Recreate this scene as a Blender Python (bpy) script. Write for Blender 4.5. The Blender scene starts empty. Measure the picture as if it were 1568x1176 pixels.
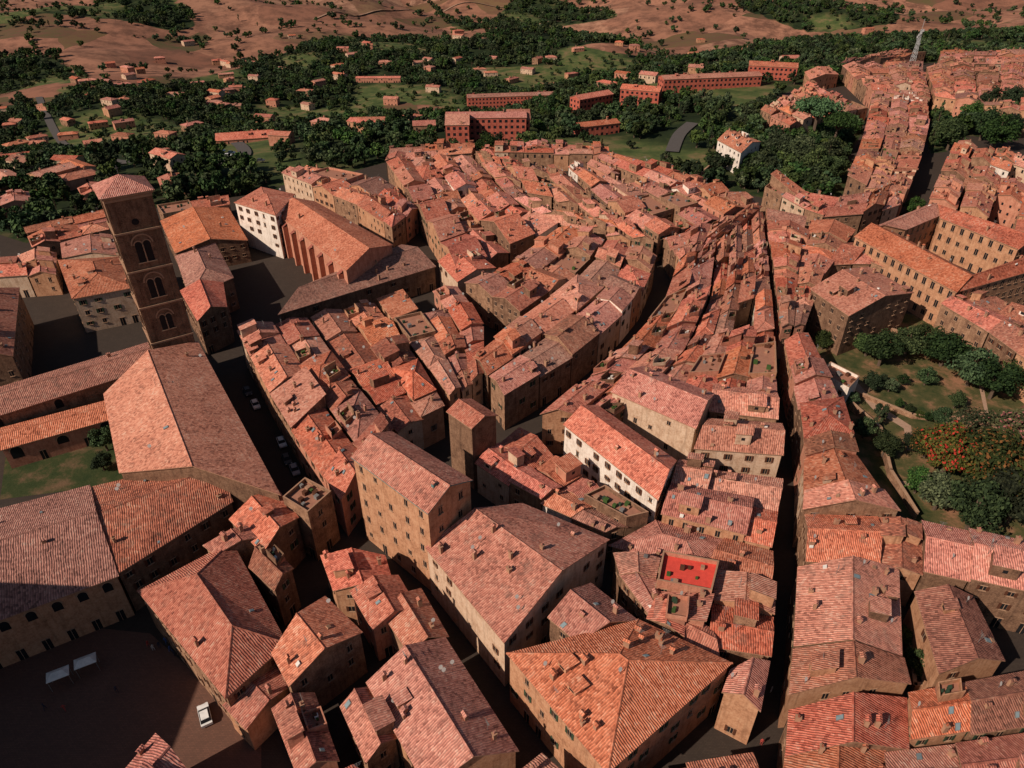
import bpy, math, random
import numpy as np
from mathutils import Vector, noise
random.seed(7); rng=np.random.default_rng(7)
sc=bpy.context.scene
# ------------------------------------------------------------------ camera
F=1090.0; TH=math.radians(34.5); H=110.0; K=0.84
cam_d=bpy.data.cameras.new("camera"); cam=bpy.data.objects.new("camera",cam_d); sc.collection.objects.link(cam)
cam.location=(0,0,H); cam.rotation_euler=(math.pi/2-TH,0,0)
cam_d.sensor_width=36; cam_d.lens=36*F/1568; cam_d.clip_end=30000; cam_d.clip_start=1
sc.camera=cam
ST,CT=math.sin(TH),math.cos(TH)
def ray(u,v):
    dx=u-784; dy=v-588
    return dx, F*CT-dy*ST, -(F*ST+dy*CT)
def W(p,z=0.0):
    d=ray(*p); t=(H-z)/(-d[2]); return (d[0]*t,d[1]*t)
# ------------------------------------------------------------------ light
SUN_AZ=(0.83,0.56); EL=math.radians(37)
n=math.hypot(*SUN_AZ); sx,sy=SUN_AZ[0]/n,SUN_AZ[1]/n
L=bpy.data.lights.new("sun","SUN"); L.energy=5.0; L.angle=math.radians(0.5); L.color=(1,0.84,0.70)
lo=bpy.data.objects.new("sun",L); sc.collection.objects.link(lo)
dirv=Vector((sx*math.cos(EL),sy*math.cos(EL),-math.sin(EL)))
lo.rotation_euler=dirv.to_track_quat('-Z','Y').to_euler()
w=bpy.data.worlds.new("World"); sc.world=w; w.use_nodes=True
nt=w.node_tree; bg=nt.nodes["Background"]; sk=nt.nodes.new("ShaderNodeTexSky"); sk.sky_type='NISHITA'
sk.sun_disc=False; sk.sun_elevation=EL; sk.sun_rotation=math.atan2(-sx,-sy)
nt.links.new(sk.outputs[0],bg.inputs[0]); bg.inputs[1].default_value=0.05
sc.view_settings.view_transform='Standard'; sc.view_settings.look='None'; sc.view_settings.exposure=0
# ------------------------------------------------------------------ materials
class M:
    def __init__(s,name,rough=0.85):
        s.m=bpy.data.materials.new(name); s.m.use_nodes=True; s.t=s.m.node_tree
        s.b=s.t.nodes["Principled BSDF"]; s.b.inputs["Roughness"].default_value=rough
        s.b.inputs["Specular IOR Level"].default_value=0.12
    def n(s,t,**k):
        x=s.t.nodes.new(t)
        for a,b in k.items(): setattr(x,a,b)
        return x
    def l(s,a,b): s.t.links.new(a,b)
    def math(s,op,a,b=None,c=None):
        x=s.n("ShaderNodeMath",operation=op)
        for i,q in enumerate((a,b,c)):
            if q is None: continue
            if isinstance(q,(int,float)): x.inputs[i].default_value=q
            else: s.l(q,x.inputs[i])
        return x.outputs[0]
    def mix(s,f,a,b,bt='MIX'):
        x=s.n("ShaderNodeMix",data_type='RGBA',blend_type=bt)
        for i,q in ((0,f),(6,a),(7,b)):
            if isinstance(q,(int,float)): x.inputs[i].default_value=q
            elif isinstance(q,tuple): x.inputs[i].default_value=q+(1,) if len(q)==3 else q
            else: s.l(q,x.inputs[i])
        return x.outputs[2]
    def ramp(s,f,stops):
        x=s.n("ShaderNodeValToRGB"); e=x.color_ramp.elements
        while len(e)<len(stops): e.new(0.5)
        for i,(p,c) in enumerate(stops):
            e[i].position=p; e[i].color=tuple(c)+(1,) if len(c)==3 else c
        s.l(f,x.inputs[0]); return x.outputs[0]
    def noise(s,vec,scale,detail=4,rough=0.6):
        x=s.n("ShaderNodeTexNoise"); x.inputs["Scale"].default_value=scale; x.inputs["Detail"].default_value=detail
        x.inputs["Roughness"].default_value=rough
        if vec is not None: s.l(vec,x.inputs["Vector"])
        return x.outputs[0]
    def col(s,c):
        if isinstance(c,tuple): s.b.inputs["Base Color"].default_value=c+(1,)
        else: s.l(c,s.b.inputs["Base Color"])
    def bump(s,h,dist,strength=1.0):
        x=s.n("ShaderNodeBump"); x.inputs["Distance"].default_value=dist; x.inputs["Strength"].default_value=strength
        s.l(h,x.inputs["Height"]); s.l(x.outputs[0],s.b.inputs["Normal"])
def plain(name,c,rough=0.7,metal=0.0):
    m=M(name,rough); g=m.n("ShaderNodeNewGeometry"); nz=m.noise(g.outputs["Position"],1.2,2)
    m.col(m.mix(nz,tuple(x*0.7 for x in c),tuple(min(1,x*1.25) for x in c))); m.b.inputs["Metallic"].default_value=metal
    return m.m
def roof_mat(name,lo_c,mid_c,hi_c,pale,grey):
    m=M(name,0.9); uv=m.n("ShaderNodeUVMap"); sp=m.n("ShaderNodeSeparateXYZ"); m.l(uv.outputs[0],sp.inputs[0])
    g=m.n("ShaderNodeNewGeometry"); oi=m.n("ShaderNodeObjectInfo")
    wob=m.noise(uv.outputs[0],0.5,2)
    uu=m.math('ADD',sp.outputs[0],m.math('MULTIPLY',wob,0.45))
    us=m.math('MULTIPLY',uu,1/0.38); vs=m.math('MULTIPLY',sp.outputs[1],1/0.50)
    s=m.math('SINE',m.math('MULTIPLY',us,2*math.pi)); rib=m.math('MULTIPLY_ADD',s,0.5,0.5)
    cb=m.n("ShaderNodeCombineXYZ"); m.l(m.math('FLOOR',us),cb.inputs[0]); m.l(m.math('FLOOR',m.math('ADD',vs,m.math('MULTIPLY',m.math('FLOOR',us),.37))),cb.inputs[1]); m.l(m.math('MULTIPLY',oi.outputs["Random"],91.0),cb.inputs[2])
    wn=m.n("ShaderNodeTexWhiteNoise",noise_dimensions='3D'); m.l(cb.outputs[0],wn.inputs[0])
    cb2=m.n("ShaderNodeCombineXYZ"); m.l(m.math('FLOOR',m.math('MULTIPLY',uu,1/4.3)),cb2.inputs[0]); m.l(m.math('FLOOR',m.math('MULTIPLY',sp.outputs[1],1/7.7)),cb2.inputs[1]); m.l(m.math('MULTIPLY',oi.outputs["Random"],53.0),cb2.inputs[2])
    wn2=m.n("ShaderNodeTexWhiteNoise",noise_dimensions='3D'); m.l(cb2.outputs[0],wn2.inputs[0])
    big=m.noise(g.outputs["Position"],0.22,3,0.65); med=m.noise(g.outputs["Position"],1.5,4,0.8)
    f=m.math('ADD',m.math('MULTIPLY',wn.outputs[0],0.34),m.math('ADD',m.math('MULTIPLY',big,0.36),m.math('MULTIPLY',med,0.52)))
    f=m.math('ADD',f,m.math('MULTIPLY_ADD',wn2.outputs[0],.10,-.09))
    c=m.ramp(f,[(0.30,lo_c),(0.50,mid_c),(0.70,hi_c),(0.88,pale)])
    lich=m.ramp(m.noise(g.outputs["Position"],0.42,5,0.8),[(0.50,(0,0,0)),(0.66,(1,1,1))])
    r3=m.math('FRACT',m.math('MULTIPLY',oi.outputs["Random"],71.9))
    c=m.mix(m.math('MULTIPLY',lich,m.math('MULTIPLY_ADD',r3,.6,.15)),c,grey)
    c=m.mix(m.math('MULTIPLY',m.math('SUBTRACT',1.0,rib),0.52),c,(0.10,0.034,0.022))
    hv=m.n("ShaderNodeHueSaturation"); m.l(c,hv.inputs["Color"])
    m.l(m.math('MULTIPLY_ADD',oi.outputs["Random"],0.50,0.80),hv.inputs["Value"])
    r2=m.math('FRACT',m.math('MULTIPLY',oi.outputs["Random"],17.3))
    m.l(m.math('MULTIPLY_ADD',r2,0.22,0.84),hv.inputs["Saturation"])
    m.l(m.math('MULTIPLY_ADD',m.math('FRACT',m.math('MULTIPLY',oi.outputs["Random"],37.7)),0.014,0.492),hv.inputs["Hue"])
    m.col(hv.outputs[0])
    m.bump(m.math('ADD',m.math('ADD',rib,m.math('MULTIPLY',wn.outputs[0],0.35)),m.math('MULTIPLY',med,1.2)),0.10,0.85)
    return m.m
ROOF=roof_mat("terracotta_tiles",(0.22,0.062,0.038),(0.56,0.170,0.100),(0.72,0.26,0.16),(0.74,0.44,0.31),(0.23,0.125,0.09))
ROOFO=roof_mat("old_tiles",(0.12,0.05,0.034),(0.33,0.125,0.08),(0.50,0.20,0.125),(0.56,0.36,0.25),(0.17,0.12,0.09))
def wall_mat(name,a,b,c,stone=False):
    m=M(name,0.9); g=m.n("ShaderNodeNewGeometry"); n1=m.noise(g.outputs["Position"],0.5,4,0.7); n2=m.noise(g.outputs["Position"],3.5 if stone else 2.5,3)
    f=m.math('ADD',m.math('MULTIPLY',n1,0.6),m.math('MULTIPLY',n2,0.4))
    cc=m.ramp(f,[(0.34,a),(0.5,b),(0.66,c)])
    mp=m.n("ShaderNodeMapping"); mp.inputs["Scale"].default_value=(1.6,1.6,0.12); m.l(g.outputs["Position"],mp.inputs[0])
    st=m.ramp(m.noise(mp.outputs[0],1.0,2),[(0.5,(0,0,0)),(0.75,(1,1,1))])
    cc=m.mix(m.math('MULTIPLY',st,0.45),cc,tuple(x*0.45 for x in a))
    m.col(cc); m.bump(m.math('ADD',n2,n1),0.08 if stone else 0.02,0.8)
    return m.m
WALLS=[wall_mat("rubble_stone",(0.10,0.052,0.034),(0.26,0.145,0.088),(0.40,0.24,0.15),True),
 wall_mat("ochre_plaster",(0.26,0.125,0.068),(0.43,0.22,0.125),(0.52,0.30,0.18)),
 wall_mat("rose_plaster",(0.32,0.13,0.08),(0.46,0.20,0.13),(0.53,0.27,0.18)),
 wall_mat("cream_plaster",(0.36,0.22,0.14),(0.52,0.36,0.25),(0.60,0.45,0.33)),
 wall_mat("white_plaster",(0.50,0.41,0.34),(0.68,0.59,0.51),(0.76,0.69,0.61)),
 wall_mat("brown_stone",(0.075,0.04,0.026),(0.18,0.10,0.062),(0.27,0.16,0.10),True),
 wall_mat("red_brick",(0.24,0.06,0.038),(0.42,0.105,0.07),(0.49,0.15,0.10),True)]
GLASS=plain("window_glass",(0.016,0.016,0.018),0.25)
TRIM=plain("stone_trim",(0.36,0.22,0.14),0.8)
SHUT=[plain("brown_shutter",(0.09,0.035,0.02)),plain("green_shutter",(0.035,0.06,0.035)),plain("grey_shutter",(0.14,0.11,0.09))]
SKYL=plain("skylight_glass",(0.20,0.26,0.28),0.2)
METAL=plain("zinc_metal",(0.20,0.19,0.18),0.6,0.2)
GREYP=plain("grey_paint",(0.38,0.38,0.38),0.6)
TERR=plain("terrace_floor",(0.32,0.15,0.10),0.9)
REDT=plain("red_terrace_floor",(0.60,0.07,0.05),0.9)
WHITE=plain("white_paint",(0.66,0.62,0.56),0.5)
CH=plain("chimney_plaster",(0.34,0.19,0.12),0.9)
GREENM=plain("potted_green",(0.05,0.09,0.025),0.9)
COPPER=plain("green_copper_gutter",(0.10,0.20,0.19),0.6)
# ------------------------------------------------------------------ mesh builder
class MB:
    def __init__(s,mats): s.v=[];s.f=[];s.m=[];s.uv=[];s.mats=mats
    def add(s,pts,mat=0,uv=None):
        b=len(s.v); s.v+= [tuple(p) for p in pts]; s.f.append(tuple(range(b,b+len(pts)))); s.m.append(mat)
        s.uv += uv if uv else [(0.0,0.0)]*len(pts)
    def box(s,c,ax,ay,az,mat,bottom=False):
        c=Vector(c);ax=Vector(ax);ay=Vector(ay);az=Vector(az)
        P=[[[c+ax*i+ay*j+az*k for k in(-1,1)] for j in(-1,1)] for i in(-1,1)]
        q=lambda a,b,c_,d:s.add((a,b,c_,d),mat,[(0,0),(1,0),(1,1),(0,1)])
        q(P[0][0][1],P[1][0][1],P[1][1][1],P[0][1][1])
        if bottom:q(P[0][1][0],P[1][1][0],P[1][0][0],P[0][0][0])
        q(P[0][0][0],P[1][0][0],P[1][0][1],P[0][0][1]); q(P[1][0][0],P[1][1][0],P[1][1][1],P[1][0][1])
        q(P[1][1][0],P[0][1][0],P[0][1][1],P[1][1][1]); q(P[0][1][0],P[0][0][0],P[0][0][1],P[0][1][1])
    def slab(s,P,mat,side,e,th=0.2,skip=()):
        P=[Vector(p) for p in P]; o=P[0]; e=Vector(e).normalized()
        nrm=(P[1]-P[0]).cross(P[2]-P[0])
        if nrm.length<1e-6: return
        nrm.normalize(); f=nrm.cross(e)
        D=Vector((0,0,-th)); nn=len(P)
        U=[((p-o).dot(e)+o.x*3.1,(p-o).dot(f)+o.y) for p in P]
        for t in range(1,nn-1):
            ids=(0,t,t+1); s.add([P[i] for i in ids],mat,[U[i] for i in ids]); s.add([P[i]+D for i in ids[::-1]],side)
        for i in range(nn):
            if i in skip: continue
            a,b=P[i],P[(i+1)%nn]; s.add((a,a+D,b+D,b),side)
    def obj(s,name,parent=None,loc=None):
        me=bpy.data.meshes.new(name); me.from_pydata(s.v,[],s.f)
        for m in s.mats: me.materials.append(m)
        me.polygons.foreach_set("material_index",s.m)
        ul=me.uv_layers.new(name="UVMap"); ul.data.foreach_set("uv",np.array(s.uv,dtype=np.float32).ravel())
        me.update(); o=bpy.data.objects.new(name,me); sc.collection.objects.link(o)
        if parent:o.parent=parent
        return o
def ccw(q):
    a=sum(q[i][0]*q[(i+1)%4][1]-q[(i+1)%4][0]*q[i][1] for i in range(4))
    return list(q) if a>0 else [q[1],q[0],q[3],q[2]]
def offset(q,d):
    n=len(q); lines=[]
    for i in range(n):
        a,b=q[i],q[(i+1)%n]; ex,ey=b[0]-a[0],b[1]-a[1]; l=math.hypot(ex,ey) or 1; ex/=l;ey/=l
        lines.append((a[0]-ey*d,a[1]+ex*d,ex,ey))
    out=[]
    for i in range(n):
        x1,y1,a1,b1=lines[i-1]; x2,y2,a2,b2=lines[i]; det=a1*b2-b1*a2
        if abs(det)<0.08: out.append((x2,y2)); continue
        t=((x2-x1)*b2-(y2-y1)*a2)/det; out.append((x1+a1*t,y1+b1*t))
    return out
R=random.Random(11)
def window(mb,A,B,t,zc,ww,hh,shut,far,arch=False):
    ex,ey=B[0]-A[0],B[1]-A[1]; l=math.hypot(ex,ey); ex/=l;ey/=l; nx,ny=ey,-ex
    cx,cy=A[0]+ex*t,A[1]+ey*t
    def P(s,z,o): return (cx+ex*s+nx*o,cy+ey*s+ny*o,z)
    if arch:
        k=7; pts=[P(-ww/2,zc-hh/2,.02),P(ww/2,zc-hh/2,.02)]+[P(ww/2*math.cos(math.pi*i/k),zc+hh/2-ww/2+ww/2*math.sin(math.pi*i/k),.02) for i in range(k+1)]
        mb.add(pts,2)
        for i in range(k):
            a0,a1=math.pi*i/k,math.pi*(i+1)/k; r0,r1=ww/2,ww/2+.28; z0=zc+hh/2-ww/2
            mb.add([P(r0*math.cos(a0),z0+r0*math.sin(a0),.08),P(r1*math.cos(a0),z0+r1*math.sin(a0),.08),P(r1*math.cos(a1),z0+r1*math.sin(a1),.08),P(r0*math.cos(a1),z0+r0*math.sin(a1),.08)],3)
        return
    mb.add([P(-ww/2,zc-hh/2,.02),P(ww/2,zc-hh/2,.02),P(ww/2,zc+hh/2,.02),P(-ww/2,zc+hh/2,.02)],2)
    if far: return
    E=Vector((ex,ey,0));N=Vector((nx,ny,0));Z=Vector((0,0,1))
    mb.box(P(0,zc-hh/2-.08,.1),E*(ww/2+.18),N*.1,Z*.07,3)
    mb.box(P(0,zc+hh/2+.08,.05),E*(ww/2+.14),N*.05,Z*.07,3)
    mb.box(P(0,zc,.05),E*.04,N*.02,Z*hh/2,3)
    if shut:
        for sg in(-1,1): mb.box(P(sg*(ww*.75+.05),zc,.06),E*ww*.24,N*.04,Z*(hh/2),4)
def wall_windows(mb,A,B,ze,z0,rr,far,style):
    l=math.hypot(B[0]-A[0],B[1]-A[1])
    if l<2.6: return
    nw=max(1,int(l/style['sp'])); sh=style['sh']; hh=style['h']; fl=style['fl']
    k=0; z=ze-1.75
    while z>z0+1.6 and k<7:
        for i in range(nw):
            if rr.random()<style['skip']: continue
            t=l*(i+.5)/nw+(rr.uniform(-.4,.4) if style['skip']>.05 else 0)
            last = z-fl<z0+1.6
            if last and rr.random()<.5: window(mb,A,B,t,z0+1.3,1.3,2.6,False,far)
            else: window(mb,A,B,t,z,style['w'],hh*(1 if rr.random()<.8 else .7),sh and rr.random()<.8,far,style.get('arch',False))
        z-=fl; k+=1
def chimney(mb,p,ex,ey,rr):
    w_=rr.uniform(.22,.48); d=rr.uniform(.2,.38); h=rr.uniform(.3,.85)
    E=Vector((ex,ey,0));N=Vector((-ey,ex,0));Z=Vector((0,0,1))
    mb.box(Vector(p)+Z*(h-.4),E*w_,N*d,Z*(h+.2),5)
    t=Vector(p)+Z*(2*h-.2)
    if rr.random()<.6:
        for sg in(-1,1): mb.box(t+Z*.15+E*sg*(w_-.07),E*.06,N*d*.9,Z*.15,5)
        a=t+Z*.3; 
        c=[a-E*(w_+.12)-N*(d+.12),a+E*(w_+.12)-N*(d+.12),a+E*(w_+.12)+N*(d+.12),a-E*(w_+.12)+N*(d+.12)]
        r0=a-E*(w_+.12)+Z*.25; r1=a+E*(w_+.12)+Z*.25
        mb.slab([c[0],c[1],r1,r0],0,0,E,.06); mb.slab([c[2],c[3],r0,r1],0,0,-E,.06)
    else:
        mb.box(t+Z*.05,E*(w_+.1),N*(d+.1),Z*.06,5,True)
        mb.box(t+Z*.3,E*.13,N*.13,Z*.22,0)
def clutter(mb,slopes,rr,dens,far):
    for E0,E1,R1,R0 in slopes:
        E0,E1,R1,R0=map(Vector,(E0,E1,R1,R0)); e=(E1-E0); 
        if e.length<2: continue
        L_=e.length; e.normalize(); up=((R0+R1)/2-(E0+E1)/2)
        if up.length<1.5: continue
        SL=up.length
        up.normalize(); nr=e.cross(up).normalized()
        if nr.z<0: nr=-nr
        def at(a,b): return (E0*(1-a)+E1*a)*(1-b)+(R0*(1-a)+R1*a)*b
        area=L_*SL; Z=Vector((0,0,1))
        k=int(area*dens*rr.uniform(.3,1.5)/24+rr.random())
        q_=rr.random()
        if dens>.5 and area>25 and q_<.17:
            p=at(rr.uniform(.3,.7),.5); hp=Vector((up.x,up.y,0)).normalized(); s1=rr.uniform(1.3,2.2); s2=rr.uniform(1.1,min(2.2,SL*.45)); hh=rr.uniform(.5,1.1)
            c=p+Z*(hh-.2); mb.box(c,e*s1,hp*s2,Z*(hh+.4),1)
            t=c+Z*(hh+.55); q=[t-e*(s1+.25)-hp*(s2+.25),t+e*(s1+.25)-hp*(s2+.25),t+e*(s1+.25)+hp*(s2+.25)+Z*.8,t-e*(s1+.25)+hp*(s2+.25)+Z*.8]
            mb.add([c+Z*(hh+.4)-e*s1+hp*s2,c+Z*(hh+.4)+e*s1+hp*s2,c+Z*(hh+1.1)+e*s1+hp*s2,c+Z*(hh+1.1)-e*s1+hp*s2],1)
            for sg in(-1,1): mb.add([c+Z*(hh+.4)+e*sg*s1-hp*s2,c+Z*(hh+.4)+e*sg*s1+hp*s2,c+Z*(hh+1.1)+e*sg*s1+hp*s2],1)
            mb.slab(q,0,5,e,.12)
            w0=c-hp*(s2+.02)+Z*.15; mb.add([w0-e*.4-Z*.35,w0+e*.4-Z*.35,w0+e*.4+Z*.4,w0-e*.4+Z*.4],2)
        elif dens>.5 and area>30 and q_<.25:
            # small roof terrace let into the slope, with parapet, plants and furniture
            p=at(rr.uniform(.3,.7),.4); hp=Vector((up.x,up.y,0)).normalized(); s1=rr.uniform(1.5,2.3); s2=min(1.6,SL*.35)
            zc=p.z+.35; c=Vector((p.x,p.y,zc)); mb.box(c-Z*.6,e*s1,hp*s2,Z*.6,9)
            for sg in(-1,1): mb.box(c+e*sg*(s1-.1)+Z*.4,e*.1,hp*s2,Z*.45,1)
            mb.box(c-hp*(s2-.1)+Z*.4,e*(s1-.2),hp*.1,Z*.44,1); mb.box(c+hp*(s2+.1)+Z*.9,e*s1,hp*.1,Z*1.1,1)
            for _ in range(4):
                s_=rr.uniform(.15,.35); mb.box(c+e*rr.uniform(-.7,.7)*s1+hp*rr.uniform(-.5,.5)*s2+Z*s_,e*s_,hp*s_,Z*s_,rr.choice([10,10,8,4]))
        for _ in range(min(k,10)):
            p=at(rr.uniform(.06,.94),rr.uniform(.1,.93)); q=rr.random()
            if q<.44: chimney(mb,p,e.x,e.y,rr)
            elif q<.60:
                s_=rr.uniform(.25,.45); mb.box(p+nr*.06,e*s_,up*s_*1.4,nr*.08,7); mb.box(p+nr*.1,e*(s_-.08),up*(s_*1.4-.08),nr*.08,6)
            elif q<.74 and not far:
                mb.box(p+Z*.4,Vector((.03,0,0)),Vector((0,.03,0)),Z*.6,7)
                c=p+Z*1.05; dn=Vector((.5,-.7,.45)).normalized(); a=dn.cross(Z).normalized(); b=dn.cross(a)
                mb.add([c+(a*math.cos(t)+b*math.sin(t))*.38 for t in [i*math.pi/4 for i in range(8)]],8)
            elif q<.88 and not far:
                mb.box(p+Z*1.0,Vector((.025,0,0)),Vector((0,.025,0)),Z*1.3,7)
                for zz,ll in((2.2,.7),(1.9,.5),(1.6,.4)): mb.box(p+Z*zz,e*ll,up*.02,nr*.02,7,True)
            elif q<.94 and L_>6:
                c=Vector(p); hp=Vector((up.x,up.y,0)).normalized()
                mb.box(c+Z*.35+hp*.5,e*.9,hp*.8,Z*.75,1)
                c2=c-hp*.32+Z*.55; mb.add([c2-e*.5-Z*.4,c2+e*.5-Z*.4,c2+e*.5+Z*.4,c2-e*.5+Z*.4],2)
                t=c+Z*1.1+hp*.5
                mb.slab([t-e*1.1-hp*1.0,t+e*1.1-hp*1.0,t+e*1.1+hp*1.5+Z*.35,t-e*1.1+hp*1.5+Z*.35],0,5,e,.1)
            else:
                mb.box(p+nr*.1,e*.35,up*.35,nr*.2,rr.choice([5,8,7]))
PLACED=[]
def house(q,ze,rise=None,kind='g',wall=None,z0=0.0,name="town_house",shut=None,far=False,dens=1.0,wins=True,style=None,ov=.35,seed=None,gutter=False,floor=None,old=None):
    rr=random.Random(seed if seed is not None else R.random())
    q=ccw(q); cx=sum(p[0] for p in q)/4; cy=sum(p[1] for p in q)/4
    dist=math.hypot(cx,cy); far=far or dist>330
    PLACED.append((cx,cy,max(math.dist(q[0],q[1]),math.dist(q[1],q[2]))*.5))
    if wall is None:
        wall=rr.choices([0,1,2,3,4,5],[6,5,3,2,.7,3])[0]
    rf=ROOFO if (old if old is not None else (rr.random()<.16)) else ROOF
    mats=[rf,WALLS[wall],GLASS,TRIM,SHUT[rr.choices([0,1,2],[5,2,1])[0]],COPPER if gutter else CH,SKYL,METAL,WHITE,floor or TERR,GREENM]
    mb=MB(mats)
    wl=(math.dist(q[0],q[3])+math.dist(q[1],q[2]))/2; ln=(math.dist(q[0],q[1])+math.dist(q[3],q[2]))/2
    if rise is None: rise=min(4.0,wl/2*rr.uniform(.25,.36))
    P=[Vector((p[0],p[1],ze)) for p in q]
    inn=offset(q,ov)
    sl=rise/max(.5,wl/2); he=ze+sl*ov-.22
    e=(P[1]-P[0]).normalized()
    slopes=[]
    I=[Vector((p[0],p[1],0)) for p in inn]
    def wq(a,b,za,zb,peak=None):
        pts=[(a.x,a.y,z0),(b.x,b.y,z0),(b.x,b.y,zb)]
        if peak: pts.append(peak)
        pts.append((a.x,a.y,za)); mb.add(pts,1)
    if kind=='g':
        R0=(P[3]+P[0])/2+Vector((0,0,rise)); R1=(P[1]+P[2])/2+Vector((0,0,rise))
        slopes=[(P[0],P[1],R1,R0),(P[2],P[3],R0,R1)]
        mb.slab(slopes[0],0,5,e,.2,(2,)); mb.slab(slopes[1],0,5,-e,.2,(2,))
        m1=(I[1]+I[2])/2; m3=(I[3]+I[0])/2
        wq(I[0],I[1],he,he); wq(I[2],I[3],he,he)
        wq(I[1],I[2],he,he,(m1.x,m1.y,ze+rise-.22)); wq(I[3],I[0],he,he,(m3.x,m3.y,ze+rise-.22))
        caps=[(R0,R1)]
    elif kind=='h':
        A=(P[3]+P[0])/2; B=(P[1]+P[2])/2; k=min(.46,(wl/2)/max(ln,1)); R0=A.lerp(B,k)+Vector((0,0,rise)); R1=B.lerp(A,k)+Vector((0,0,rise))
        slopes=[(P[0],P[1],R1,R0),(P[2],P[3],R0,R1)]
        mb.slab(slopes[0],0,5,e,.2,(1,2,3)); mb.slab(slopes[1],0,5,-e,.2,(1,2,3))
        mb.slab((P[1],P[2],R1),0,5,P[2]-P[1],.2,(1,2)); mb.slab((P[3],P[0],R0),0,5,P[0]-P[3],.2,(1,2))
        for i in range(4): wq(I[i],I[(i+1)%4],he,he)
        caps=[(R0,R1),(P[0],R0),(P[3],R0),(P[1],R1),(P[2],R1)]
    elif kind=='s':
        U=Vector((0,0,rise*1.25)); slopes=[(P[0],P[1],P[2]+U,P[3]+U)]
        mb.slab(slopes[0],0,5,e,.2)
        s2=rise*1.25/max(wl,1); lo_=ze+s2*ov-.22; hi_=ze+rise*1.25-s2*ov-.22
        wq(I[0],I[1],lo_,lo_); wq(I[1],I[2],lo_,hi_); wq(I[2],I[3],hi_,hi_); wq(I[3],I[0],hi_,lo_)
        caps=[]
    elif kind=='f':
        for i in range(4): wq(I[i],I[(i+1)%4],ze+.9,ze+.9)
        J=[Vector((p[0],p[1],0)) for p in offset(inn,.3)]
        for i in range(4):
            a,b,c,d=I[i],I[(i+1)%4],J[(i+1)%4],J[i]; zt=Vector((0,0,ze+.9)); zb=Vector((0,0,ze))
            mb.add([a+zt,b+zt,c+zt,d+zt],5); mb.add([d+zb,d+zt,c+zt,c+zb][::-1],1)
        mb.add([j+Vector((0,0,ze)) for j in J],9)
        for _ in range(8):
            a,b=rr.random(),rr.random(); p=(J[0].lerp(J[1],a)).lerp(J[3].lerp(J[2],a),.1+.8*b)
            s_=rr.uniform(.2,.5); mb.box((p.x,p.y,ze+s_),e*s_,Vector((-e.y,e.x,0))*s_,(0,0,s_),rr.choice([10,4,7,4,5]))
        caps=[]
    for a,b in caps:
        d=(b-a); 
        if d.length<.5: continue
        dn=d.normalized(); sd=Vector((-dn.y,dn.x,0)).normalized()
        mb.add([a+sd*.2+Vector((0,0,-.02)),a+Vector((0,0,.14)),b+Vector((0,0,.14)),b+sd*.2+Vector((0,0,-.02))],0,[(.1,0)]*2+[(.1,d.length)]*2)
        mb.add([a-sd*.2+Vector((0,0,-.02)),b-sd*.2+Vector((0,0,-.02)),b+Vector((0,0,.14)),a+Vector((0,0,.14))],0,[(.1,0)]+[(.1,d.length)]*2+[(.1,0)])
    st=style or {'sp':rr.uniform(2.7,4.2),'sh':rr.random()<.5 if shut is None else shut,'h':rr.uniform(1.2,1.6),'w':rr.uniform(.8,1.0),'fl':rr.uniform(3.0,3.5),'skip':rr.uniform(.1,.4)}
    if wins:
        for i in range(4):
            a,b=inn[i],inn[(i+1)%4]; zt=he
            if kind=='f': zt=ze
            wall_windows(mb,a,b,zt,z0,rr,far,st)
    clutter(mb,slopes,rr,dens,far)
    return mb.obj(name)
def HP(px,ze,rise=None,kind='g',**k):
    ze*=K
    return house([W(p,ze) for p in px],ze,rise,kind,**k)
def poly_at(pts,s):
    ls=[math.dist(pts[i],pts[i+1]) for i in range(len(pts)-1)]; T=sum(ls); t=s*T
    for i,l in enumerate(ls):
        if t<=l or i==len(ls)-1:
            a=t/l; return (pts[i][0]*(1-a)+pts[i+1][0]*a,pts[i][1]*(1-a)+pts[i+1][1]*a)
        t-=l
def lerp(a,b,t): return (a[0]*(1-t)+b[0]*t,a[1]*(1-t)+b[1]*t)
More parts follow.
